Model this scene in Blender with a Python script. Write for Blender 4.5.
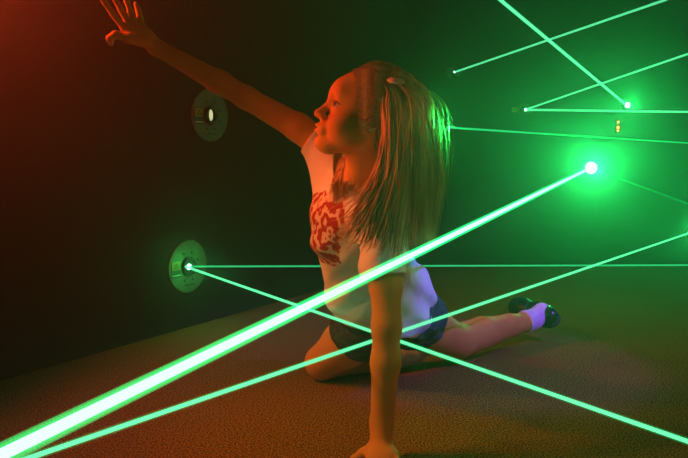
import bpy, bmesh, math, random
import numpy as np
from mathutils import Vector, Matrix, noise

for o in list(bpy.data.objects):
    bpy.data.objects.remove(o)
SC = bpy.context.scene
C = SC.collection
random.seed(7)
rng = np.random.default_rng(7)

# ------------------------------------------------------------------ camera
cam_d = bpy.data.cameras.new('camera')
cam = bpy.data.objects.new('camera', cam_d)
C.objects.link(cam)
cam.location = (0, 0, .66)
cam.rotation_euler = (math.radians(90 - 6.456), 0, 0)
cam_d.sensor_width = 36
cam_d.lens = 760 / 688 * 36
cam_d.clip_start = .02
SC.camera = cam

# ------------------------------------------------------------------ world: dark room filled with thin theatrical haze
W = bpy.data.worlds.new('haze_world')
SC.world = W
W.use_nodes = True
wn = W.node_tree.nodes
wn['Background'].inputs[0].default_value = (0, 0, 0, 1)
wn['Background'].inputs[1].default_value = 0
vs = wn.new('ShaderNodeVolumeScatter')
vs.inputs['Color'].default_value = (1, 1, 1, 1)
vs.inputs['Density'].default_value = .062
vs.inputs['Anisotropy'].default_value = .86
W.node_tree.links.new(vs.outputs[0], wn['World Output'].inputs['Volume'])


# ------------------------------------------------------------------ lights
def lamp(name, kind, loc, col, power, size=.05, target=None, spot=None, blend=.5):
    d = bpy.data.lights.new(name, kind)
    d.color = col
    d.energy = power
    if kind == 'AREA':
        d.size = size
    else:
        d.shadow_soft_size = size
    if spot:
        d.spot_size = math.radians(spot)
        d.spot_blend = blend
    o = bpy.data.objects.new(name, d)
    C.objects.link(o)
    o.location = loc
    if target:
        o.rotation_euler = (Vector(target) - Vector(loc)).to_track_quat('-Z', 'Y').to_euler()
    return o


lamp('red_wash_lamp', 'SPOT', (-1.03, 1.76, 1.22), (1, .065, .018), 44, .05, (.05, 1.68, .90), 140, .5)
lamp('added_face_fill', 'SPOT', (-1.15, 1.68, .64), (1, .09, .022), 38, .04, (.03, 1.63, .66), 26, .8)  # added fill with a narrow cone to redden the face, no real fixture
lamp('amber_wall_lamp', 'SPOT', (-1.22, 1.46, 1.02), (1, .37, .075), 38, .05, (.26, 1.78, 0), 42, .9)
lamp('red_side_lamp', 'SPOT', (2.2, .9, 1.9), (1, .13, .03), 38, .06, (.8, 1.9, 0), 70, .8)
lamp('black_light_lamp', 'SPOT', (1.9, 1.2, 1.9), (.16, .03, 1), 290, .05, (.46, 2.24, .16), 25, .5)

SC.view_settings.view_transform = 'Standard'
SC.view_settings.look = 'None'
SC.view_settings.exposure = 0
SC.view_settings.gamma = 1
SC.view_settings.use_curve_mapping = False
cy = SC.cycles
cy.use_denoising = True
cy.max_bounces = 6
cy.diffuse_bounces = 2
cy.glossy_bounces = 2
cy.volume_bounces = 0
cy.transparent_max_bounces = 48
cy.sample_clamp_indirect = 1.5


# ------------------------------------------------------------------ materials
def mat(name, col, rough=.6, spec=.3, metal=0, emis=None, estr=0):
    m = bpy.data.materials.new(name)
    m.use_nodes = True
    b = m.node_tree.nodes['Principled BSDF']
    b.inputs['Base Color'].default_value = (*col, 1)
    b.inputs['Roughness'].default_value = rough
    b.inputs['Specular IOR Level'].default_value = spec
    b.inputs['Metallic'].default_value = metal
    if emis:
        b.inputs['Emission Color'].default_value = (*emis, 1)
        b.inputs['Emission Strength'].default_value = estr
    return m


def mottle(m, c1, c2, scale, detail=4, bump=0, bscale=None, stretch=None, ramp=(.3, .7)):
    """colour variation from noise, optional fine bump"""
    nt = m.node_tree
    N, L = nt.nodes, nt.links
    b = N['Principled BSDF']
    tc = N.new('ShaderNodeTexCoord')
    src = tc.outputs['Object']
    if stretch:
        mp = N.new('ShaderNodeMapping')
        mp.inputs['Scale'].default_value = stretch
        L.new(src, mp.inputs[0])
        src = mp.outputs[0]
    n = N.new('ShaderNodeTexNoise')
    n.inputs['Scale'].default_value = scale
    n.inputs['Detail'].default_value = detail
    L.new(src, n.inputs['Vector'])
    r = N.new('ShaderNodeValToRGB')
    r.color_ramp.elements[0].position = ramp[0]
    r.color_ramp.elements[1].position = ramp[1]
    r.color_ramp.elements[0].color = (*c1, 1)
    r.color_ramp.elements[1].color = (*c2, 1)
    L.new(n.outputs['Fac'], r.inputs[0])
    L.new(r.outputs[0], b.inputs['Base Color'])
    if bump:
        n2 = N.new('ShaderNodeTexNoise')
        n2.inputs['Scale'].default_value = bscale or scale
        n2.inputs['Detail'].default_value = 3
        L.new(src, n2.inputs['Vector'])
        bp = N.new('ShaderNodeBump')
        bp.inputs['Strength'].default_value = bump
        bp.inputs['Distance'].default_value = .01
        L.new(n2.outputs['Fac'], bp.inputs['Height'])
        L.new(bp.outputs[0], b.inputs['Normal'])
    return m


M = {}
M['carpet'] = mottle(mat('carpet', (.2, .15, .1), .95, .05), (.018, .013, .006), (.44, .31, .035), 240, 2, .10, 380, ramp=(.43, .60))
M['wall'] = mottle(mat('matte_black_wall', (.03, .03, .03), .85, .1), (.015, .015, .014), (.024, .023, .021), 3, 4)
M['ceiling'] = mat('black_ceiling', (.02, .02, .02), .9, .1)
M['skin'] = mottle(mat('skin', (.7, .4, .26), .55, .12), (.62, .34, .05), (.72, .41, .07), 14, 3)
M['lip'] = mat('lip', (.6, .2, .16), .4, .4)
M['hair'] = mottle(mat('blonde_hair', (.5, .32, .14), .38, .45), (.30, .17, .06), (.74, .50, .22), 60, 3, stretch=(1, 1, .06), ramp=(.35, .66))
M['shorts'] = mottle(mat('dark_denim', (.04, .05, .05), .85, .1), (.025, .032, .034), (.09, .11, .10), 90, 3, .4, 150)
M['shoe'] = mat('black_patent', (.012, .012, .013), .22, .6)
M['sole'] = mat('shoe_sole', (.05, .045, .045), .7, .2)
M['sock'] = mottle(mat('white_sock', (.85, .85, .85), .9, .1), (.76, .76, .78), (.9, .9, .92), 40, 2, .3, 200)
M['clip'] = mat('pink_clip', (.92, .72, .66), .35, .5)
M['disc'] = mottle(mat('disc_plate', (.30, .25, .21), .55, .3), (.10, .075, .065), (.15, .115, .10), 30, 3)
M['black'] = mat('black_plastic', (.01, .01, .01), .45, .4)
M['lens'] = mat('lens_painted_glow', (.8, .8, .6), .3, .5, emis=(.75, .8, .45), estr=.8)  # weak emission paints the bright reflection on a lens that fires no beam
M['green_lens'] = mat('lit_lens', (.1, .5, .2), .3, .5, emis=(.35, 1, .55), estr=8)
M['label'] = mat('warning_label', (.42, .21, .02), .5, .3)
M['white_print'] = mat('white_print', (.8, .78, .72), .6, .2)
M['led'] = mat('red_led', (.8, .2, .1), .4, .4, emis=(1, .10, .05), estr=6)
M['brow'] = mat('eyebrow', (.22, .12, .05), .8, .1)

# shirt: white cotton with a red glitter print on the chest
ms = mat('white_shirt', (.8, .8, .8), .85, .15)
nt = ms.node_tree
N, L = nt.nodes, nt.links
b = N['Principled BSDF']
tc = N.new('ShaderNodeTexCoord')


def vmath(op, a, bv):
    n = N.new('ShaderNodeMath')
    n.operation = op
    for i, x in enumerate((a, bv)):
        if hasattr(x, 'is_linked'):
            L.new(x, n.inputs[i])
        elif x is not None:
            n.inputs[i].default_value = x
    return n.outputs[0]


sx = N.new('ShaderNodeSeparateXYZ')
L.new(tc.outputs['Object'], sx.inputs[0])
swirl = N.new('ShaderNodeTexWave')
swirl.wave_type = 'RINGS'
swirl.rings_direction = 'SPHERICAL'
mp = N.new('ShaderNodeMapping')
mp.inputs['Location'].default_value = (.045, -1.69, -.455)
L.new(tc.outputs['Object'], mp.inputs[0])
L.new(mp.outputs[0], swirl.inputs['Vector'])
swirl.inputs['Scale'].default_value = 9
swirl.inputs['Distortion'].default_value = 7
swirl.inputs['Detail'].default_value = 2
swirl.inputs['Detail Scale'].default_value = 5
rr = N.new('ShaderNodeValToRGB')
rr.color_ramp.elements[0].position = .48
rr.color_ramp.elements[1].position = .62
rr.color_ramp.elements[0].color = (.38, .010, .010, 1)
rr.color_ramp.elements[1].color = (.72, .62, .56, 1)
L.new(swirl.outputs['Fac'], rr.inputs[0])
wob = N.new('ShaderNodeTexNoise')
wob.inputs['Scale'].default_value = 22
L.new(tc.outputs['Object'], wob.inputs['Vector'])
inx = vmath('LESS_THAN', vmath('ADD', sx.outputs['X'], vmath('MULTIPLY', wob.outputs['Fac'], .09)), .045)
inz = vmath('LESS_THAN', vmath('ADD', sx.outputs['Z'], vmath('MULTIPLY', wob.outputs['Fac'], .06)), .575)
inz2 = vmath('GREATER_THAN', sx.outputs['Z'], .375)
msk = vmath('MULTIPLY', vmath('MULTIPLY', inx, inz), inz2)
mx = N.new('ShaderNodeMix')
mx.data_type = 'RGBA'
L.new(msk, mx.inputs[0])
mx.inputs[6].default_value = (.82, .82, .84, 1)
L.new(rr.outputs[0], mx.inputs[7])
L.new(mx.outputs[2], b.inputs['Base Color'])
gl = N.new('ShaderNodeTexNoise')
gl.inputs['Scale'].default_value = 260
L.new(tc.outputs['Object'], gl.inputs['Vector'])
bp = N.new('ShaderNodeBump')
bp.inputs['Strength'].default_value = .35
bp.inputs['Distance'].default_value = .004
L.new(gl.outputs['Fac'], bp.inputs['Height'])
L.new(bp.outputs[0], b.inputs['Normal'])
M['shirt'] = ms

# eye: white, grey-blue iris and pupil by distance from the gaze axis (local +X)
me_ = mat('eye', (.8, .78, .75), .08, .6)
nt = me_.node_tree
N, L = nt.nodes, nt.links
tc = N.new('ShaderNodeTexCoord')
sx = N.new('ShaderNodeSeparateXYZ')
L.new(tc.outputs['Object'], sx.inputs[0])
r = N.new('ShaderNodeValToRGB')
r.color_ramp.interpolation = 'CONSTANT'
for p, c in ((0, (.82, .8, .77)), (.80, (.16, .22, .26)), (.95, (.004, .004, .004))):
    e = r.color_ramp.elements[0] if p == 0 else r.color_ramp.elements.new(p)
    e.position = p
    e.color = (*c, 1)
r.color_ramp.elements.remove(r.color_ramp.elements[-1]) if len(r.color_ramp.elements) > 3 else None
dv = N.new('ShaderNodeMath')
dv.operation = 'DIVIDE'
L.new(sx.outputs['X'], dv.inputs[0])
dv.inputs[1].default_value = .0118
L.new(dv.outputs[0], r.inputs[0])
L.new(r.outputs[0], N['Principled BSDF'].inputs['Base Color'])
M['eye'] = me_


def beam_mats(tag, core, cs, glow, gs):
    a = bpy.data.materials.new('laser_core_' + tag)
    a.use_nodes = True
    n = a.node_tree.nodes
    n.remove(n['Principled BSDF'])
    e = n.new('ShaderNodeEmission')
    e.inputs[0].default_value = (*core, 1)
    e.inputs[1].default_value = cs
    a.node_tree.links.new(e.outputs[0], n['Material Output'].inputs['Surface'])
    g = bpy.data.materials.new('laser_glow_' + tag)
    g.use_nodes = True
    n = g.node_tree.nodes
    n.remove(n['Principled BSDF'])
    e = n.new('ShaderNodeEmission')
    e.inputs[0].default_value = (*glow, 1)
    e.inputs[1].default_value = gs
    g.node_tree.links.new(e.outputs[0], n['Material Output'].inputs['Volume'])
    return a, g


# ------------------------------------------------------------------ mesh helpers
def obj(name, me, m=None, parent=None, smooth=False):
    o = bpy.data.objects.new(name, me)
    C.objects.link(o)
    if m:
        me.materials.append(m)
    if parent:
        o.parent = parent
    if smooth:
        me.polygons.foreach_set('use_smooth', [True] * len(me.polygons))
    return o


def tag(o, label=None, cat=None, group=None, kind=None):
    for k, v in (('label', label), ('category', cat), ('group', group), ('kind', kind)):
        if v:
            o[k] = v
    return o


def empty(name, loc=(0, 0, 0)):
    o = bpy.data.objects.new(name, None)
    C.objects.link(o)
    o.location = loc
    o.empty_display_size = .05
    return o


def from_bm(name, bm):
    me = bpy.data.meshes.new(name)
    bm.normal_update()
    bm.to_mesh(me)
    bm.free()
    return me


def prism(name, pts, z0, z1):
    """vertical prism over a plan polygon"""
    bm = bmesh.new()
    a = [bm.verts.new((x, y, z0)) for x, y in pts]
    c = [bm.verts.new((x, y, z1)) for x, y in pts]
    n = len(pts)
    bm.faces.new(a[::-1])
    bm.faces.new(c)
    for i in range(n):
        bm.faces.new((a[i], a[(i + 1) % n], c[(i + 1) % n], c[i]))
    bmesh.ops.recalc_face_normals(bm, faces=bm.faces)
    return from_bm(name, bm)


def lathe(name, prof, seg=40, cap=True):
    """prof: (radius, z) rings, revolved about local Z"""
    bm = bmesh.new()
    rings = [[bm.verts.new((r * math.cos(2 * math.pi * i / seg), r * math.sin(2 * math.pi * i / seg), z)) for i in range(seg)] for r, z in prof]
    for a, c in zip(rings, rings[1:]):
        for i in range(seg):
            bm.faces.new((a[i], a[(i + 1) % seg], c[(i + 1) % seg], c[i]))
    if cap:
        bm.faces.new(rings[0][::-1])
        bm.faces.new(rings[-1])
    bmesh.ops.recalc_face_normals(bm, faces=bm.faces)
    return from_bm(name, bm)


def boxm(name, sx, sy, sz, bev=.0):
    bm = bmesh.new()
    bmesh.ops.create_cube(bm, size=1)
    bmesh.ops.scale(bm, vec=(sx, sy, sz), verts=bm.verts)
    if bev:
        bmesh.ops.bevel(bm, geom=bm.edges[:], offset=bev, segments=2, affect='EDGES')
    return from_bm(name, bm)


# ------------------------------------------------------------------ the room
KC = Vector((.319, 4.056))                       # far corner in plan
LD = Vector((-1.279, -1.996)).normalized()       # left wall runs this way from the corner
LN = Vector((1.996, -1.279)).normalized()        # left wall normal, into the room
L_END = KC + LD * ((4.056 + 1.2) / -LD.y)
H_ROOM = 2.5
FL = [tuple(L_END), (2.5, -1.2), (2.5, 4.056), tuple(KC)]
tag(obj('floor', prism('floor', FL, -.1, 0), M['carpet']), 'brown flecked carpet floor of the dark maze room', kind='structure')
tag(obj('ceiling', prism('ceiling', FL, H_ROOM, H_ROOM + .1), M['ceiling']), 'black ceiling above the maze room', kind='structure')
T = .1
wl = [tuple(KC), tuple(L_END), tuple(L_END - LN * T), tuple(KC - LN * T)]
tag(obj('wall_left', prism('wall_left', wl, 0, H_ROOM), M['wall']), 'matte black slanting wall carrying two round laser plates', kind='structure')
tag(obj('wall_back', prism('wall_back', [(KC.x - .15, 4.056), (2.6, 4.056), (2.6, 4.156), (KC.x - .15, 4.156)], 0, H_ROOM), M['wall']), 'black far wall lit green by the lasers', kind='structure')
tag(obj('wall_right', prism('wall_right', [(2.5, -1.3), (2.6, -1.3), (2.6, 4.056), (2.5, 4.056)], 0, H_ROOM), M['wall']), 'black side wall beyond the carpet', kind='structure')
tag(obj('wall_front', prism('wall_front', [(L_END.x - .2, -1.3), (2.5, -1.3), (2.5, -1.2), (L_END.x - .2, -1.2)], 0, H_ROOM), M['wall']), 'black wall at the entry end', kind='structure')

# ------------------------------------------------------------------ laser beams
SPECS = {
    'main': beam_mats('main', (.36, 1, .56), 2.5, (.01, 1, .20), 42),
    'mid': beam_mats('mid', (.16, 1, .42), 1.35, (.0, 1, .22), 22),
    'thin': beam_mats('thin', (.15, 1, .44), .85, (.0, 1, .30), 14),
    'soft': beam_mats('soft', (.05, 1, .32), .55, (.0, 1, .25), 10),
    'faint': beam_mats('faint', (.0, 1, .25), .16, (.0, 1, .25), 3),
}


def tube(name, p, q, r0, r1, seg=16):
    p, q = Vector(p), Vector(q)
    ax = (q - p)
    rot = ax.to_track_quat('Z', 'Y')
    bm = bmesh.new()
    a, c = [], []
    for i in range(seg):
        w = 2 * math.pi * i / seg
        d = rot @ Vector((math.cos(w), math.sin(w), 0))
        a.append(bm.verts.new(d * r0))
        c.append(bm.verts.new(ax + d * r1))
    for i in range(seg):
        bm.faces.new((a[i], a[(i + 1) % seg], c[(i + 1) % seg], c[i]))
    bm.faces.new(a[::-1])
    bm.faces.new(c)
    bmesh.ops.recalc_face_normals(bm, faces=bm.faces)
    return from_bm(name, bm)


def laser(p, q, spec, rc, rg, label, rc1=None):
    root = empty('laser_beam', p)
    tag(root, label, 'laser beam', 'green laser beams', 'thing')
    k, g = SPECS[spec]
    s = (rc1 or rc) / rc
    obj('core', tube('core', p, q, rc, rc * s), k, root)
    obj('glow', tube('glow', p, q, rg, rg * s), g, root)
    return root


laser((1.303, 4.030, .528), (-1.093, -1.2, .351), 'main', .0050, .0100, 'thickest blinding green laser beam crossing in front of the kneeling child')
laser((1.853, 4.036, .184), (-2.082, -1.2, .267), 'mid', .0033, .0060, 'green laser beam slanting past the dark shorts and behind the propping arm')
laser((-.560, 2.650, .227), (1.898, -1.2, .272), 'mid', .0030, .0055, 'green laser beam shooting out over the carpet from the lower round plate')
laser((-.556, 2.668, .224), (2.5, 3.069, .167), 'soft', .0030, .0052, 'thin level green laser beam passing low behind the child')
laser((.962, 4.034, .833), (2.5, 3.112, .771), 'thin', .0052, .0078, 'level green laser beam leaving the twin-beam emitter on the far wall')
laser((.958, 4.034, .836), (2.5, .244, 1.506), 'thin', .0042, .0066, 'rising green laser beam sharing its emitter with a level beam')
laser((.588, 4.036, 1.031), (2.5, .868, 1.545), 'thin', .0045, .0070, 'rising green laser beam from the highest emitter on the far wall')
laser((1.476, 4.034, .862), (-2.139, -1.2, 1.954), 'mid', .0048, .0085, 'steep bright green laser beam ending above the red indicator lights')
laser((.226, 1.685, .694), (2.5, 3.775, .608), 'soft', .0020, .0038, 'gently sloping green laser beam striking the back of the blonde hair')
laser((1.303, 4.030, .528), (2.376, 2.553, 0.02), 'faint', .0040, .0080, 'faint green laser beam dropping to the carpet beside the brightest emitter')

# ------------------------------------------------------------------ round laser plates on the slanting wall
wall_rot = Matrix.Rotation(math.atan2(LN.y, LN.x), 4, 'Z')       # local X = out of the wall


def laser_plate(px, py, pz, label, lit):
    root = empty('laser_plate', (px, py, pz))
    root.rotation_euler = (0, 0, math.atan2(LN.y, LN.x))
    tag(root, label, 'laser module', 'round laser plates on the slanting wall')
    rx = Matrix.Rotation(math.pi / 2, 4, 'Y')

    def put(name, me, m, loc, parent=root, turn=True):
        if turn:
            me.transform(rx)
        o = obj(name, me, m, parent)
        o.location = loc
        return o
    # local axes: X out of the wall, Y along the wall toward the far corner, Z up
    put('mounting_plate', lathe('mounting_plate', [(.094, 0), (.095, .002), (.095, .005), (.093, .007)], 56), M['disc'], (0, 0, 0))
    put('aperture_ring', lathe('aperture_ring', [(.035, 0), (.035, .010), (.031, .014), (.022, .014), (.020, .008)], 40), M['black'], (.005, 0, 0))
    ls = lathe('lens', [(.019, 0), (.017, .004), (.010, .007), (.001, .008)], 28)
    if lit:
        put('lens', ls, M['green_lens'], (.013, -.004, .0)).scale = (1, .55, .55)
    else:
        o = put('lens', ls, M['lens'], (.016, -.012, .001))
        o.scale = (1, .55, 1.15)
    n = 8
    for i in range(n):
        w = 2 * math.pi * (i + .5) / n
        if abs(math.cos(w)) > .9 and math.cos(w) < 0:
            continue
        put('screw', lathe('screw', [(.005, 0), (.005, .002), (.003, .003)], 12), M['black'], (.007, .052 * math.cos(w), .052 * math.sin(w)))
    # slot under the aperture and the warning label beside it
    put('slot', boxm('slot', .002, .046, .006), M['black'], (.0075, .004, -.066), turn=False)
    put('label_backing', boxm('label_backing', .002, .044, .060), M['black'], (.0075, -.062, -.002), turn=False)
    lb = put('warning_label', boxm('warning_label', .0016, .040, .030), M['label'], (.0092, -.062, .010), turn=False)
    bm = bmesh.new()                                              # black hazard triangle
    tri = [(0, .010), (-.011, -.009), (.011, -.009)]
    inn = [(0, .004), (-.0055, -.006), (.0055, -.006)]
    vo = [bm.verts.new((.0013, y, z)) for y, z in tri]
    vi = [bm.verts.new((.0013, y, z)) for y, z in inn]
    for i in range(3):
        bm.faces.new((vo[i], vo[(i + 1) % 3], vi[(i + 1) % 3], vi[i]))
    bmesh.ops.solidify(bm, geom=bm.faces[:], thickness=.0006)
    obj('hazard_triangle', from_bm('hazard_triangle', bm), M['black'], lb)
    put('label_line', boxm('label_line', .0016, .040, .0035), M['white_print'], (.0092, -.062, -.024), turn=False)
    return root


laser_plate(-.561, 2.683, .222, 'lower round plate on the slanting wall firing a green laser', True)
laser_plate(-.490, 2.793, .759, 'upper round plate on the slanting wall with pale lens given a painted glow', False)

# ------------------------------------------------------------------ emitters on the far wall
GREEN = (.02, 1, .16)


def emitter(x, z, label, power, lens_r=.012, lens=True, name='laser_emitter', size=.02, off=.06):
    root = empty(name, (x, 4.056, z))
    tag(root, label, 'laser emitter', 'laser emitters on the far wall')
    rx = Matrix.Rotation(math.pi / 2, 4, 'X')
    me = lathe('housing', [(.034, 0), (.034, .008), (.026, .012), (.018, .018), (.018, .022)], 28)
    me.transform(rx)
    obj('housing', me, M['black'], root)
    me = lathe('lens', [(lens_r, 0), (lens_r * .8, lens_r * .4), (lens_r * .1, lens_r * .6)], 20)
    me.transform(rx)
    o = obj('lens', me, M['green_lens'] if lens else M['black'], root)
    o.location = (0, -.021, 0)
    if power:
        l = lamp('laser_glare', 'SPOT', (x, 4.056 - off, z), GREEN, power, size, (x - 1.0, 1.0, z + 1.7), 150, 1)
    return root


emitter(1.309, .529, 'brightest laser emitter on the far wall aimed along the thickest beam', 38, .030, off=.07)
emitter(1.487, .858, 'laser emitter on the far wall where the steep beam ends', 8, .014, off=.06)
emitter(1.860, .184, 'laser emitter low on the far wall near the carpet', 5, .010, off=.06)
emitter(.954, .834, 'laser emitter on the far wall feeding two thin beams', .5, .008, off=.05)
emitter(.577, 1.028, 'small laser emitter high on the far wall behind the child', .06, .005, off=.05)
lamp('laser_glare', 'POINT', (-.515, 2.63, .226), GREEN, .55, .01)
lamp('laser_glare', 'POINT', (.230, 1.660, .694), GREEN, 1.3, .008)

# warning label beside the twin emitter
tl = tag(obj('warning_sticker', boxm('warning_sticker', .030, .003, .026, .001), M['label']), 'small warning sticker beside the twin-beam emitter on the far wall', 'sticker')
tl.location = (.900, 4.0545, .834)

# sensor with three red lights
sn = empty('indicator_panel', (1.445, 4.056, .744))
tag(sn, 'tiny wall sensor with three glowing red lights under the steep beam', 'sensor')
hs = obj('housing', boxm('housing', .04, .014, .085, .003), M['black'], sn)
hs.location = (0, -.007, 0)
for z, r_ in ((.026, .0055), (-.002, .0075), (-.020, .0055)):
    me = lathe('indicator_light', [(r_, 0), (r_ * .8, r_ * .5), (r_ * .2, r_ * .8)], 14)
    me.transform(Matrix.Rotation(math.pi / 2, 4, 'X'))
    o = obj('indicator_light', me, M['led'], sn)
    o.location = (0, -.014, z)


# ------------------------------------------------------------------ signed-distance modelling for the figure
class Field:
    def __init__(s, lo, hi, h):
        s.lo = np.array(lo, float)
        s.h = h
        s.n = np.ceil((np.array(hi, float) - s.lo) / h).astype(int) + 1
        s.a = np.full(s.n, .05, np.float32)

    def sub(s, lo, hi):
        i0 = np.maximum(np.floor((lo - s.lo) / s.h).astype(int), 0)
        i1 = np.minimum(np.ceil((hi - s.lo) / s.h).astype(int) + 1, s.n)
        if (i1 <= i0).any():
            return None, None
        sl = tuple(slice(a, c) for a, c in zip(i0, i1))
        ax = [(s.lo[k] + s.h * np.arange(i0[k], i1[k])).astype(np.float32) for k in range(3)]
        return sl, (ax[0][:, None, None], ax[1][None, :, None], ax[2][None, None, :])

    def put(s, sl, d, k, op='u'):
        a = s.a[sl]
        if op == 'u':
            if k:
                hh = np.maximum(k - np.abs(a - d), 0) / k
                s.a[sl] = np.minimum(a, d) - hh * hh * k * .25
            else:
                s.a[sl] = np.minimum(a, d)
        else:
            d = -d
            if k:
                hh = np.maximum(k - np.abs(a - d), 0) / k
                s.a[sl] = np.maximum(a, d) + hh * hh * k * .25
            else:
                s.a[sl] = np.maximum(a, d)

    def cone(s, p, q, r0, r1, k=.012, op='u'):
        p, q = np.array(p, float), np.array(q, float)
        m = max(r0, r1) + k + .012
        sl, g = s.sub(np.minimum(p, q) - m, np.maximum(p, q) + m)
        if sl is None:
            return
        d = q - p
        L2 = max(d @ d, 1e-9)
        x, y, z = g
        t = np.clip(((x - p[0]) * d[0] + (y - p[1]) * d[1] + (z - p[2]) * d[2]) / L2, 0, 1)
        dist = np.sqrt((x - p[0] - t * d[0]) ** 2 + (y - p[1] - t * d[1]) ** 2 + (z - p[2] - t * d[2]) ** 2) - (r0 + (r1 - r0) * t)
        s.put(sl, dist.astype(np.float32), k, op)

    def chain(s, pts, k=.012):
        for (p, r0), (q, r1) in zip(pts, pts[1:]):
            s.cone(p, q, r0, r1, k)

    def ell(s, c, r, R=None, k=.012, op='u'):
        c, r = np.array(c, float), np.array(r, float)
        R = np.eye(3) if R is None else np.array(R)             # columns: local axes in world
        m = r.max() + k + .012
        sl, g = s.sub(c - m, c + m)
        if sl is None:
            return
        x, y, z = g[0] - c[0], g[1] - c[1], g[2] - c[2]
        k0 = k1 = 0
        for i in range(3):
            u = x * R[0, i] + y * R[1, i] + z * R[2, i]
            k0 = k0 + (u / r[i]) ** 2
            k1 = k1 + (u / r[i] ** 2) ** 2
        k0, k1 = np.sqrt(k0), np.sqrt(k1) + 1e-9
        s.put(sl, (k0 * (k0 - 1) / k1).astype(np.float32), k, op)

    def cut(s, p, n, lo=None, hi=None):
        """remove what lies on the +n side of a plane (inside an optional box)"""
        n = np.array(n, float)
        n /= np.linalg.norm(n)
        sl, g = s.sub(s.lo if lo is None else np.array(lo, float), s.lo + s.h * s.n if hi is None else np.array(hi, float))
        d = (g[0] - p[0]) * n[0] + (g[1] - p[1]) * n[1] + (g[2] - p[2]) * n[2]
        s.a[sl] = np.maximum(s.a[sl], d.astype(np.float32))

    def warp(s, fn):
        g = [(s.lo[k] + s.h * np.arange(s.n[k])).astype(np.float32) for k in range(3)]
        s.a += fn(g[0][:, None, None], g[1][None, :, None], g[2][None, None, :])

    def mesh(s, name):
        a = s.a
        a[0], a[-1], a[:, 0], a[:, -1], a[:, :, 0], a[:, :, -1] = .05, .05, .05, .05, .05, .05
        ins = a < 0
        sh = [(i, j, k) for i in (0, 1) for j in (0, 1) for k in (0, 1)]
        n = s.n

        def v(arr, i, j, k):
            return arr[i:n[0] - 1 + i, j:n[1] - 1 + j, k:n[2] - 1 + k]
        any_ = v(ins, 0, 0, 0).copy()
        all_ = any_.copy()
        for t in sh[1:]:
            w = v(ins, *t)
            any_ |= w
            all_ &= w
        cells = np.argwhere(any_ & ~all_)
        del any_, all_
        st = np.array([n[1] * n[2], n[2], 1])
        cid = cells @ st
        flat = a.ravel()
        val = np.stack([flat[cid + np.array(t) @ st] for t in sh], 1)
        acc = np.zeros((len(cells), 3))
        cnt = np.zeros(len(cells))
        for x in range(8):
            for y in range(x + 1, 8):
                dlt = np.array(sh[y]) - np.array(sh[x])
                if np.abs(dlt).sum() != 1:
                    continue
                va, vb = val[:, x], val[:, y]
                m = (va < 0) != (vb < 0)
                t = np.where(m, va / np.where(m, va - vb, 1), 0)
                acc += np.where(m[:, None], np.array(sh[x]) + t[:, None] * dlt, 0)
                cnt += m
        pos = s.lo + s.h * (cells + acc / cnt[:, None])
        faces = []
        for ax in range(3):
            b0 = [slice(None)] * 3
            b1 = [slice(None)] * 3
            b0[ax] = slice(0, -1)
            b1[ax] = slice(1, None)
            A, B = ins[tuple(b0)], ins[tuple(b1)]
            e = np.argwhere(A != B)
            if not len(e):
                continue
            fl = A[tuple(e.T)]
            u, w = (ax + 1) % 3, (ax + 2) % 3
            du, dw = np.zeros(3, int), np.zeros(3, int)
            du[u], dw[w] = 1, 1
            q = np.stack([(e - du - dw) @ st, (e - dw) @ st, e @ st, (e - du) @ st], 1)
            q[~fl] = q[~fl][:, ::-1]
            faces.append(np.searchsorted(cid, q))
        faces = np.concatenate(faces)
        me = bpy.data.meshes.new(name)
        me.vertices.add(len(pos))
        me.vertices.foreach_set('co', pos.astype(np.float32).ravel())
        me.loops.add(faces.size)
        me.loops.foreach_set('vertex_index', faces.ravel().astype(np.int32))
        me.polygons.add(len(faces))
        me.polygons.foreach_set('loop_start', np.arange(0, faces.size, 4, dtype=np.int32))
        me.polygons.foreach_set('use_smooth', np.ones(len(faces), bool))
        me.update(calc_edges=True)
        return me


# ------------------------------------------------------------------ the kneeling child
person = empty('person', (.1, 1.98, 0))
tag(person, 'long-haired child in white shirt kneeling on the carpet, one arm raised', 'person')


def wear(name, me, m, parent=person, smooth=True):
    o = obj(name, me, m, parent, smooth)
    if parent is person:
        o.matrix_parent_inverse = Matrix.Translation((-.1, -1.98, 0))
    return o


# head frame: f faces the raised hand, l is her left (toward the near side), u up
HC = np.array((.050, 1.659, .712))
tau, psi = math.radians(21), math.radians(6)
f = np.array((-math.cos(psi) * math.cos(tau), -math.sin(psi) * math.cos(tau), math.sin(tau)))
l = np.array((math.sin(psi), -math.cos(psi), 0))
u = np.cross(f, l)
HR = np.stack([f, l, u], 1)


def hd(x, y, z):
    return HC + HR @ np.array((x, y, z))


B = Field((-.60, 1.36, -.01), (.70, 2.56, 1.04), .0033)
# torso
B.ell((.10, 1.98, .225), (.105, .105, .085), k=.03)
B.cone((.10, 1.965, .25), (.045, 1.80, .45), .088, .086, .03)
B.ell((.03, 1.765, .49), (.088, .085, .085), k=.03)
B.cone((.03, 1.745, .52), (.030, 1.738, .555), .06, .045, .03)
B.cone((.03, 1.75, .53), (.080, 1.635, .478), .05, .040, .03)
B.cone((.03, 1.76, .54), (-.030, 1.845, .635), .05, .038, .03)
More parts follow.
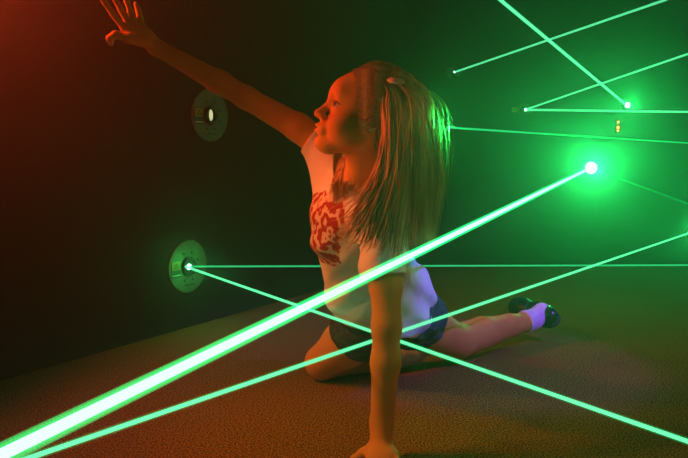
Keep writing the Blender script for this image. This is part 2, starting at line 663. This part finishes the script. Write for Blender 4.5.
# neck and head
B.cone((.035, 1.735, .55), hd(-.012, 0, -.055), .036, .034, .025)
B.ell(hd(-.006, 0, .030), (.090, .072, .076), HR, k=.02)
B.ell(hd(.030, 0, .020), (.058, .060, .068), HR, k=.02)
B.cone(hd(.020, 0, -.040), hd(.058, 0, -.076), .048, .024, .02)
for s in (-1, 1):
    B.ell(hd(.046, s * .031, -.036), (.033, .029, .034), HR, k=.018)
    B.ell(hd(.018, s * .040, -.032), (.042, .024, .042), HR, k=.02)
    B.cone(hd(.00, s * .052, -.035), hd(.055, s * .016, -.080), .016, .014, .02)
B.ell(hd(.070, 0, -.084), (.019, .020, .015), HR, k=.014)
B.ell(hd(.074, 0, .030), (.020, .045, .028), HR, k=.02)               # brow and forehead
for s in (-1, 1):
    B.ell(hd(.088, s * .032, .004), (.013, .018, .0115), HR, k=.010, op='s')   # eye sockets
    B.ell(hd(.0680, s * .031, .0112), (.0130, .0160, .0046), HR, k=.005)       # upper lid
    B.ell(hd(.0665, s * .031, -.0092), (.0120, .0150, .0036), HR, k=.005)      # lower lid
B.cone(hd(.082, 0, .008), hd(.100, 0, -.024), .0075, .0085, .010)
B.ell(hd(.1015, 0, -.028), (.0105, .0105, .0090), HR, k=.006)
for s in (-1, 1):
    B.ell(hd(.092, s * .0105, -.030), (.0095, .0065, .0070), HR, k=.005)
    B.ell(hd(.098, s * .0055, -.0385), (.0034, .0022, .0028), HR, k=.002, op='s')
B.ell(hd(.082, 0, -.054), (.0125, .026, .020), HR, k=.012)            # muzzle
B.ell(hd(.0930, 0, -.0510), (.0080, .0165, .0052), HR, k=.004)        # lips
B.ell(hd(.0905, 0, -.0625), (.0080, .0150, .0058), HR, k=.004)
B.ell(hd(.0985, 0, -.0568), (.0085, .0150, .0014), HR, k=.001, op='s')
B.ell(hd(.089, 0, -.0715), (.0050, .0150, .0030), HR, k=.006, op='s')
for s in (-1, 1):
    B.ell(hd(-.004, s * .072, -.008), (.016, .008, .027), HR, k=.008)
    B.ell(hd(-.001, s * .080, -.006), (.009, .005, .017), HR, k=.004, op='s')
# raised right arm
B.chain([((-.030, 1.845, .635), .038), ((-.11, 1.856, .697), .033), ((-.235, 1.862, .768), .0265), ((-.30, 1.862, .805), .0275), ((-.445, 1.847, .885), .0185)], .014)
# raised hand, back of the hand toward the near side
B.cone((-.445, 1.847, .885), (-.478, 1.832, .912), .0175, .019, .012)
for p, q in (((-.470, 1.826, .903), (-.513, 1.813, .925)), ((-.468, 1.830, .908), (-.504, 1.823, .936)), ((-.465, 1.834, .910), (-.491, 1.833, .937)), ((-.460, 1.840, .908), (-.477, 1.842, .930))):
    B.cone(p, q, .0135, .0090, .010)
FING = (((-.513, 1.813, .925), (-.534, 1.800, .956), (-.547, 1.790, .978), (-.556, 1.782, .992)),
        ((-.504, 1.823, .936), (-.519, 1.814, .968), (-.529, 1.806, .990), (-.537, 1.799, 1.006)),
        ((-.491, 1.833, .937), (-.501, 1.829, .967), (-.507, 1.823, .988), (-.512, 1.816, 1.002)),
        ((-.477, 1.842, .930), (-.484, 1.846, .954), (-.487, 1.845, .972), (-.491, 1.841, .986)))
for fg in FING:
    B.chain([(fg[0], .0082), (fg[1], .0074), (fg[2], .0067), (fg[3], .0056)], .004)
B.chain([((-.470, 1.822, .897), .0145), ((-.500, 1.803, .902), .0120), ((-.528, 1.793, .909), .0085), ((-.541, 1.793, .900), .0078), ((-.540, 1.797, .889), .0066)], .006)
# propping left arm and hand
B.chain([((.080, 1.635, .478), .040), ((.089, 1.595, .36), .033), ((.090, 1.570, .275), .0295), ((.088, 1.562, .20), .0298), ((.080, 1.547, .075), .0240)], .016)
B.cone((.080, 1.547, .075), (.076, 1.520, .032), .0235, .024, .014)
B.ell((.078, 1.492, .026), (.036, .040, .0175), k=.014)
for i, (bx, tx, ln) in enumerate(((.052, .034, .058), (.069, .062, .066), (.086, .090, .062), (.102, .115, .048))):
    y0 = 1.468 + .004 * abs(i - 1)
    B.chain([((bx, y0, .024), .0088), (((bx + tx) / 2, y0 - ln * .45, .026), .0080), ((bx * .3 + tx * .7, y0 - ln * .78, .015), .0072), ((tx, y0 - ln, .009), .0062)], .004)
B.chain([((.068, 1.520, .028), .018), ((.040, 1.512, .020), .0115), ((.022, 1.497, .014), .0090), ((.012, 1.477, .010), .0075)], .008)
# left leg: knee on the carpet in front, shin folded beneath
B.chain([((.075, 1.945, .205), .078), ((.005, 2.01, .12), .062), ((-.060, 2.068, .052), .048)], .02)
B.chain([((-.060, 2.068, .050), .046), ((.06, 2.13, .05), .044), ((.20, 2.19, .042), .030)], .014)
# right leg: thigh swung back, shin along the carpet
B.chain([((.15, 2.04, .20), .080), ((.25, 2.14, .125), .066), ((.335, 2.225, .068), .054)], .02)
B.chain([((.335, 2.225, .068), .053), ((.43, 2.31, .074), .049), ((.53, 2.385, .078), .037), ((.605, 2.44, .080), .029)], .014)
B.cone((.605, 2.44, .080), (.60, 2.49, .06), .028, .026, .012)
body = wear('body', B.mesh('body'), M['skin'])
del B

# eyes, brows
for s in (-1, 1):
    bm = bmesh.new()
    bmesh.ops.create_uvsphere(bm, u_segments=24, v_segments=16, radius=.0118)
    me = from_bm('eye', bm)
    o = wear('eye', me, M['eye'])
    g = Vector(HR @ np.array((.93, .32, .12)))
    o.matrix_basis = Matrix.Translation(Vector(hd(.0698, s * .0315, .001))) @ g.to_track_quat('X', 'Z').to_matrix().to_4x4()
    bm = bmesh.new()                                # dark lash line along the upper lid
    prev = None
    for p in (hd(.0800, s * .0195, .0040), hd(.0830, s * .026, .0075), hd(.0825, s * .034, .0085), hd(.0775, s * .042, .0070), hd(.0700, s * .0480, .0030)):
        ring = [bm.verts.new(p + HR @ np.array((.0016 * math.cos(a), 0, .0011 * math.sin(a)))) for a in np.linspace(0, 2 * math.pi, 7)[:-1]]
        if prev:
            for j in range(6):
                bm.faces.new((prev[j], prev[(j + 1) % 6], ring[(j + 1) % 6], ring[j]))
        prev = ring
    wear('eyelashes', from_bm('eyelashes', bm), M['brow'])
    pts = [hd(.0815 - .012 * t * t - .004 * t, s * (.016 + .030 * t), .0225 + .006 * math.sin(t * 2.4)) for t in np.linspace(0, 1, 8)]
    bm = bmesh.new()
    prev = None
    for i, p in enumerate(pts):
        w = .0028 * (1 - .75 * abs(i / 7 * 1.3 - .4))
        ring = [bm.verts.new(p + HR @ np.array((.0012 * math.cos(a), 0, w * math.sin(a)))) for a in np.linspace(0, 2 * math.pi, 7)[:-1]]
        if prev:
            for j in range(6):
                bm.faces.new((prev[j], prev[(j + 1) % 6], ring[(j + 1) % 6], ring[j]))
        prev = ring
    wear('eyebrow', from_bm('eyebrow', bm), M['brow'])

# shirt
S = Field((-.16, 1.50, .12), (.32, 2.16, .76), .0040)
S.ell((.03, 1.772, .485), (.100, .100, .100), k=.03)
S.cone((.035, 1.80, .45), (.09, 1.95, .27), .102, .110, .04)
S.ell((.112, 1.985, .262), (.130, .108, .100), k=.03)
S.cone((.10, 1.975, .26), (.10, 1.975, .22), .118, .126, .03)
S.cone((.03, 1.745, .52), (.03, 1.742, .548), .066, .052, .03)
S.cone((.035, 1.75, .52), (.078, 1.640, .478), .056, .052, .03)
S.cone((.078, 1.640, .478), (.090, 1.592, .365), .052, .050, .02)
S.cone((.03, 1.76, .535), (-.035, 1.848, .640), .056, .048, .03)
S.cone((-.035, 1.848, .640), (-.085, 1.855, .68), .048, .046, .02)
S.cone((-.032, 1.842, .615), (-.002, 1.815, .46), .052, .070, .03)
S.cone((.018, 1.80, .47), (.052, 1.90, .29), .084, .098, .03)


def folds(x, y, z):
    d = .0042 * np.sin(34 * x + 52 * z + 20 * y + 2.0 * np.sin(17 * z + 9 * x)) + .0028 * np.sin(95 * x - 40 * z + 30 * y)
    return (d * np.clip((.60 - z) / .12, .25, 1)).astype(np.float32)


S.warp(folds)
S.cut((.088, 1.597, .374), (.10, -.38, -.92), lo=(.02, 1.50, .12), hi=(.20, 1.70, .45))
S.cut((-.078, 1.855, .675), (-.80, .05, .60), lo=(-.16, 1.78, .58), hi=(0, 2.0, .76))
S.cut((.11, 1.95, .185), (-.25, .05, -1))
S.cut((.035, 1.735, .575), (.0, -.35, .94), lo=(-.02, 1.65, .55), hi=(.12, 1.80, .70))
wear('shirt', S.mesh('shirt'), M['shirt'])
del S

# shorts
S = Field((-.10, 1.78, .05), (.36, 2.26, .36), .0042)
S.ell((.110, 1.985, .222), (.125, .118, .095), k=.03)
S.chain([((.075, 1.945, .205), .088), ((.035, 1.985, .155), .080)], .02)
S.chain([((.15, 2.04, .205), .095), ((.235, 2.125, .145), .084)], .02)
S.warp(lambda x, y, z: (.0020 * np.sin(110 * x + 60 * z) + .0016 * np.sin(90 * y - 120 * z)).astype(np.float32))
S.cut((.022, 1.995, .142), (-.62, .52, -.68))
S.cut((.222, 2.115, .155), (.62, .60, -.50))
S.cut((0, 0, .30), (0, 0, 1))
wear('shorts', S.mesh('shorts'), M['shorts'])
del S


# sock and shoe on the visible foot, and on the tucked foot
def footwear(ank_up, ank, heel, toe, up):
    ank_up, ank, heel, toe, up = (np.array(v, float) for v in (ank_up, ank, heel, toe, up))
    ax = toe - heel
    ln = np.linalg.norm(ax)
    ax = ax / ln
    up = up - ax * (up @ ax)
    up /= np.linalg.norm(up)
    sd = np.cross(up, ax)
    R = np.stack([ax, sd, up], 1)
    pts = np.stack([ank_up, ank, heel, toe])
    S = Field(pts.min(0) - .07, pts.max(0) + .07, .0028)
    d = (ank - ank_up)
    S.chain([(ank_up, .0345), (ank_up + d * .25, .0365), (ank_up + d * .5, .0345), (ank, .034)], .006)
    S.cone(ank, heel + ax * .05 + up * .03, .032, .03, .01)
    S.cut(ank_up, -d)
    wear('sock', S.mesh('sock'), M['sock'])
    S = Field(pts.min(0) - .08, pts.max(0) + .08, .0028)
    S.ell(heel + ax * .030 + up * .020, (.036, .029, .030), R, k=.012)
    S.cone(heel + ax * .04 + up * .018, heel + ax * (ln - .045) + up * .016, .028, .029, .014)
    S.ell(heel + ax * (ln - .045) + up * .018, (.046, .037, .027), R, k=.016)
    S.ell(heel + ax * .068 + up * .046, (.040, .019, .022), R, k=.004, op='s')       # foot opening
    S.cut(heel + up * 0, -up)
    shoe = wear('shoe', S.mesh('shoe'), M['shoe'])
    S = Field(pts.min(0) - .08, pts.max(0) + .08, .0028)
    S.cone(heel + ax * .028, heel + ax * (ln - .045), .030, .037, .01)
    S.cone(heel + ax * .03, heel + ax * (ln - .04), .032, .040, .01)
    S.cut(heel - up * .012, -up)
    S.cut(heel + up * .004, up)
    obj('sole', S.mesh('sole'), M['sole'], shoe)
    bm = bmesh.new()                                                                  # instep strap
    prev = None
    c = heel + ax * .085 + up * .012
    for a in np.linspace(-.15, math.pi + .15, 18):
        rr_ = .0335
        o_ = c + sd * rr_ * math.cos(a) + up * (.036 * math.sin(a))
        nrm = sd * math.cos(a) + up * math.sin(a)
        ring = [bm.verts.new(o_ + ax * e * .008 + nrm * t) for e, t in ((-1, 0), (1, 0), (1, .004), (-1, .004))]
        if prev:
            for j in range(4):
                bm.faces.new((prev[j], prev[(j + 1) % 4], ring[(j + 1) % 4], ring[j]))
        else:
            bm.faces.new(ring)
        prev = ring
    bm.faces.new(prev[::-1])
    bmesh.ops.recalc_face_normals(bm, faces=bm.faces)
    obj('strap', from_bm('strap', bm), M['shoe'], shoe)
    return shoe


footwear((.585, 2.424, .080), (.622, 2.452, .082), (.702, 2.450, .078), (.585, 2.600, .092), (-.62, -.30, .75))
footwear((.155, 2.172, .044), (.20, 2.19, .042), (.215, 2.172, .075), (.335, 2.235, .02), (.25, .1, .9))

# ------------------------------------------------------------------ hair
HX = Vector((.056, 1.659, .735))
S = Field((-.06, 1.52, .38), (.26, 1.84, .87), .0036)
S.ell(hd(-.014, 0, .034), (.090, .078, .080), HR, k=.02)
S.ell(hd(.018, 0, .042), (.064, .066, .064), HR, k=.008)
S.cut(hd(.058, 0, .072), HR @ np.array((.92, 0, -.39)))                # hairline
S.cone((.125, 1.655, .73), (.142, 1.650, .56), .070, .058, .03)
S.cone((.118, 1.605, .70), (.108, 1.590, .55), .038, .036, .03)
S.cone((.12, 1.715, .70), (.12, 1.72, .55), .042, .036, .03)
hair = wear('hair', S.mesh('hair'), M['hair'])
del S


def spline(P, n):
    """Catmull-Rom through control points"""
    P = np.array(P, float)
    P = np.vstack([2 * P[0] - P[1], P, 2 * P[-1] - P[-2]])
    out = []
    m = len(P) - 3
    for t in np.linspace(0, m - 1e-6, n):
        i = int(t)
        w = t - i
        a, b_, c, d = P[i:i + 4]
        out.append(.5 * (2 * b_ + (c - a) * w + (2 * a - 5 * b_ + 4 * c - d) * w * w + (3 * b_ - a - 3 * c + d) * w ** 3))
    return np.array(out)


HV, HF = [], []


def strand(P, n=18, r=.0014):
    pts = spline(P, n)
    tan = np.gradient(pts, axis=0)
    tan /= np.linalg.norm(tan, axis=1)[:, None] + 1e-9
    ref = np.array((.3, -.9, .2))
    a = np.cross(tan, ref)
    a /= np.linalg.norm(a, axis=1)[:, None] + 1e-9
    b_ = np.cross(tan, a)
    w = r * np.interp(np.linspace(0, 1, n), (0, .1, .75, 1), (.6, 1, .9, .15))[:, None]
    base = sum(len(x) for x in HV)
    HV.append(np.stack([pts + a * w, pts - a * w * .5 + b_ * w * .87, pts - a * w * .5 - b_ * w * .87], 1).reshape(-1, 3))
    i = np.arange(n - 1)[:, None] * 3
    for j in range(3):
        k = (j + 1) % 3
        HF.append(base + np.concatenate([i + j, i + k, i + 3 + k, i + 3 + j], 1))


def jit(s):
    return rng.normal(0, s, 3)


HZ = HC[2]
# falling hair, from the clip and crown round the near side, the back and the far side
for _ in range(2400):
    ph = math.radians(rng.uniform(100, 262))
    c_, s_ = -math.cos(ph), -math.sin(ph)          # direction in plan; 90 deg = near side, 180 = back
    back = max(0, -math.cos(ph))
    lay = rng.uniform(0, 1)
    r1 = .074 + .024 * back + .004 * lay
    r2 = .080 + .037 * back + .010 * lay
    r3 = .078 + .054 * back + .014 * lay
    cx, cyy = .066, 1.659
    top = np.array((cx + .022 + .025 * c_, cyy + .030 * s_, HZ + .100))
    zt = rng.uniform(-.29, -.20) + .015 * back
    P = [top + jit(.003),
         (cx + .012 + .68 * r1 * c_, cyy + .74 * r1 * s_, HZ + .080),
         (cx + r1 * c_, cyy + r1 * s_ * 1.02, HZ + .030),
         (cx + r2 * c_, cyy + r2 * s_, HZ - .04),
         (cx + r3 * c_, cyy + r3 * s_ * .95, HZ - .13),
         (cx + r3 * .9 * c_, cyy + r3 * .92 * s_, HZ + zt)]
    w = jit(.004)
    P = [np.array(p) + jit(.0022) + w * min(1, i * .35) for i, p in enumerate(P)]
    if back < .62 and s_ < 0:                       # near front locks sweep forward over the shoulder at the ends
        sw = (.62 - back) / .62
        k_ = rng.uniform(.55, 1.15)
        P[4] = P[4] + np.array((-.030 * sw * k_, -.014, .012 * sw))
        P[5] = P[5] + np.array((-.110 * sw * k_, -.020, .050 * sw))
        P.append(P[5] + np.array((-.040 * sw * k_, .004, rng.uniform(-.030, .004))))
    strand(P, 20, rng.uniform(.0007, .0017))
# top hair combed back from the hairline to the clip
for _ in range(520):
    t = rng.uniform(-1, 1)
    root = hd(.070 - .014 * t * t - .010 * abs(t), .050 * t, .074 - .022 * t * t)
    mid = hd(.030, .066 * t, .113 - .030 * t * t)
    mid2 = hd(-.020, .070 * t, .123 - .034 * t * t)
    end = hd(-.070, .046 * t, .088 - .02 * t * t)
    strand([root + jit(.002), mid + jit(.002), mid2 + jit(.002), end + jit(.003)], 12, rng.uniform(.0010, .0018))
# temple hair swept back over the ear
for _ in range(1150):
    s = 1 if rng.uniform() < .7 else -1
    t = rng.uniform(-.2, 1.35)
    e = rng.uniform(-.016, .008)
    root = hd(.058 - .038 * t + e, s * (.058 + .014 * t), .066 - .076 * t)
    mid0 = hd(.042 - .032 * t, s * (.0675 + .0090 * t), .070 - .072 * t)
    mid = hd(.014 - .018 * t, s * (.0800 + .003 * t), .072 - .066 * t)
    end = hd(-.055, s * .084, .060 - .052 * t)
    strand([root, mid0 + jit(.0015), mid + jit(.0015), end + jit(.003)], 12, rng.uniform(.0005, .0011))
# far-side locks hanging below the chin
for _ in range(420):
    t = rng.uniform(0, 1)
    P = [hd(.02, -.072, .03), hd(.018, -.082, -.03), (-.002 + .045 * t, 1.728 - .03 * t, .615), (-.022 + .060 * t, 1.715 - .035 * t, .575),
         (-.034 + .085 * t + rng.normal(0, .006), 1.685 - .02 * t, .548 + rng.normal(0, .014))]
    strand([np.array(p) + jit(.004) for p in P], 16, rng.uniform(.0007, .0015))
# loose flyaway hairs
for _ in range(60):
    ph = math.radians(rng.uniform(100, 260))
    c_, s_ = -math.cos(ph), -math.sin(ph)
    back = max(0, -math.cos(ph))
    r2 = .098 + .032 * back + rng.uniform(0, .02)
    P = [(.066 + .05 * c_, 1.659 + .05 * s_, HZ + .095), (.066 + r2 * c_, 1.659 + r2 * s_, HZ + .03),
         (.066 + r2 * 1.1 * c_, 1.659 + r2 * 1.1 * s_, HZ - .08), (.066 + r2 * c_, 1.659 + r2 * s_, HZ - .2)]
    strand([np.array(p) + jit(.007) for p in P], 18, .0005)
v = np.concatenate(HV)
fc = np.concatenate(HF)
me = bpy.data.meshes.new('hair_strands')
me.vertices.add(len(v))
me.vertices.foreach_set('co', v.astype(np.float32).ravel())
me.loops.add(fc.size)
me.loops.foreach_set('vertex_index', fc.ravel().astype(np.int32))
me.polygons.add(len(fc))
me.polygons.foreach_set('loop_start', np.arange(0, fc.size, 4, dtype=np.int32))
me.update(calc_edges=True)
hs_ = obj('hair_strands', me, M['hair'], hair, True)
hs_['kind'] = 'stuff'

# hair clip
cl = obj('hair_clip', boxm('hair_clip', .036, .010, .013, .004), M['clip'], hair, True)
cl.location = (.106, 1.573, .785)
cl.rotation_euler = (math.radians(35), math.radians(8), 0)
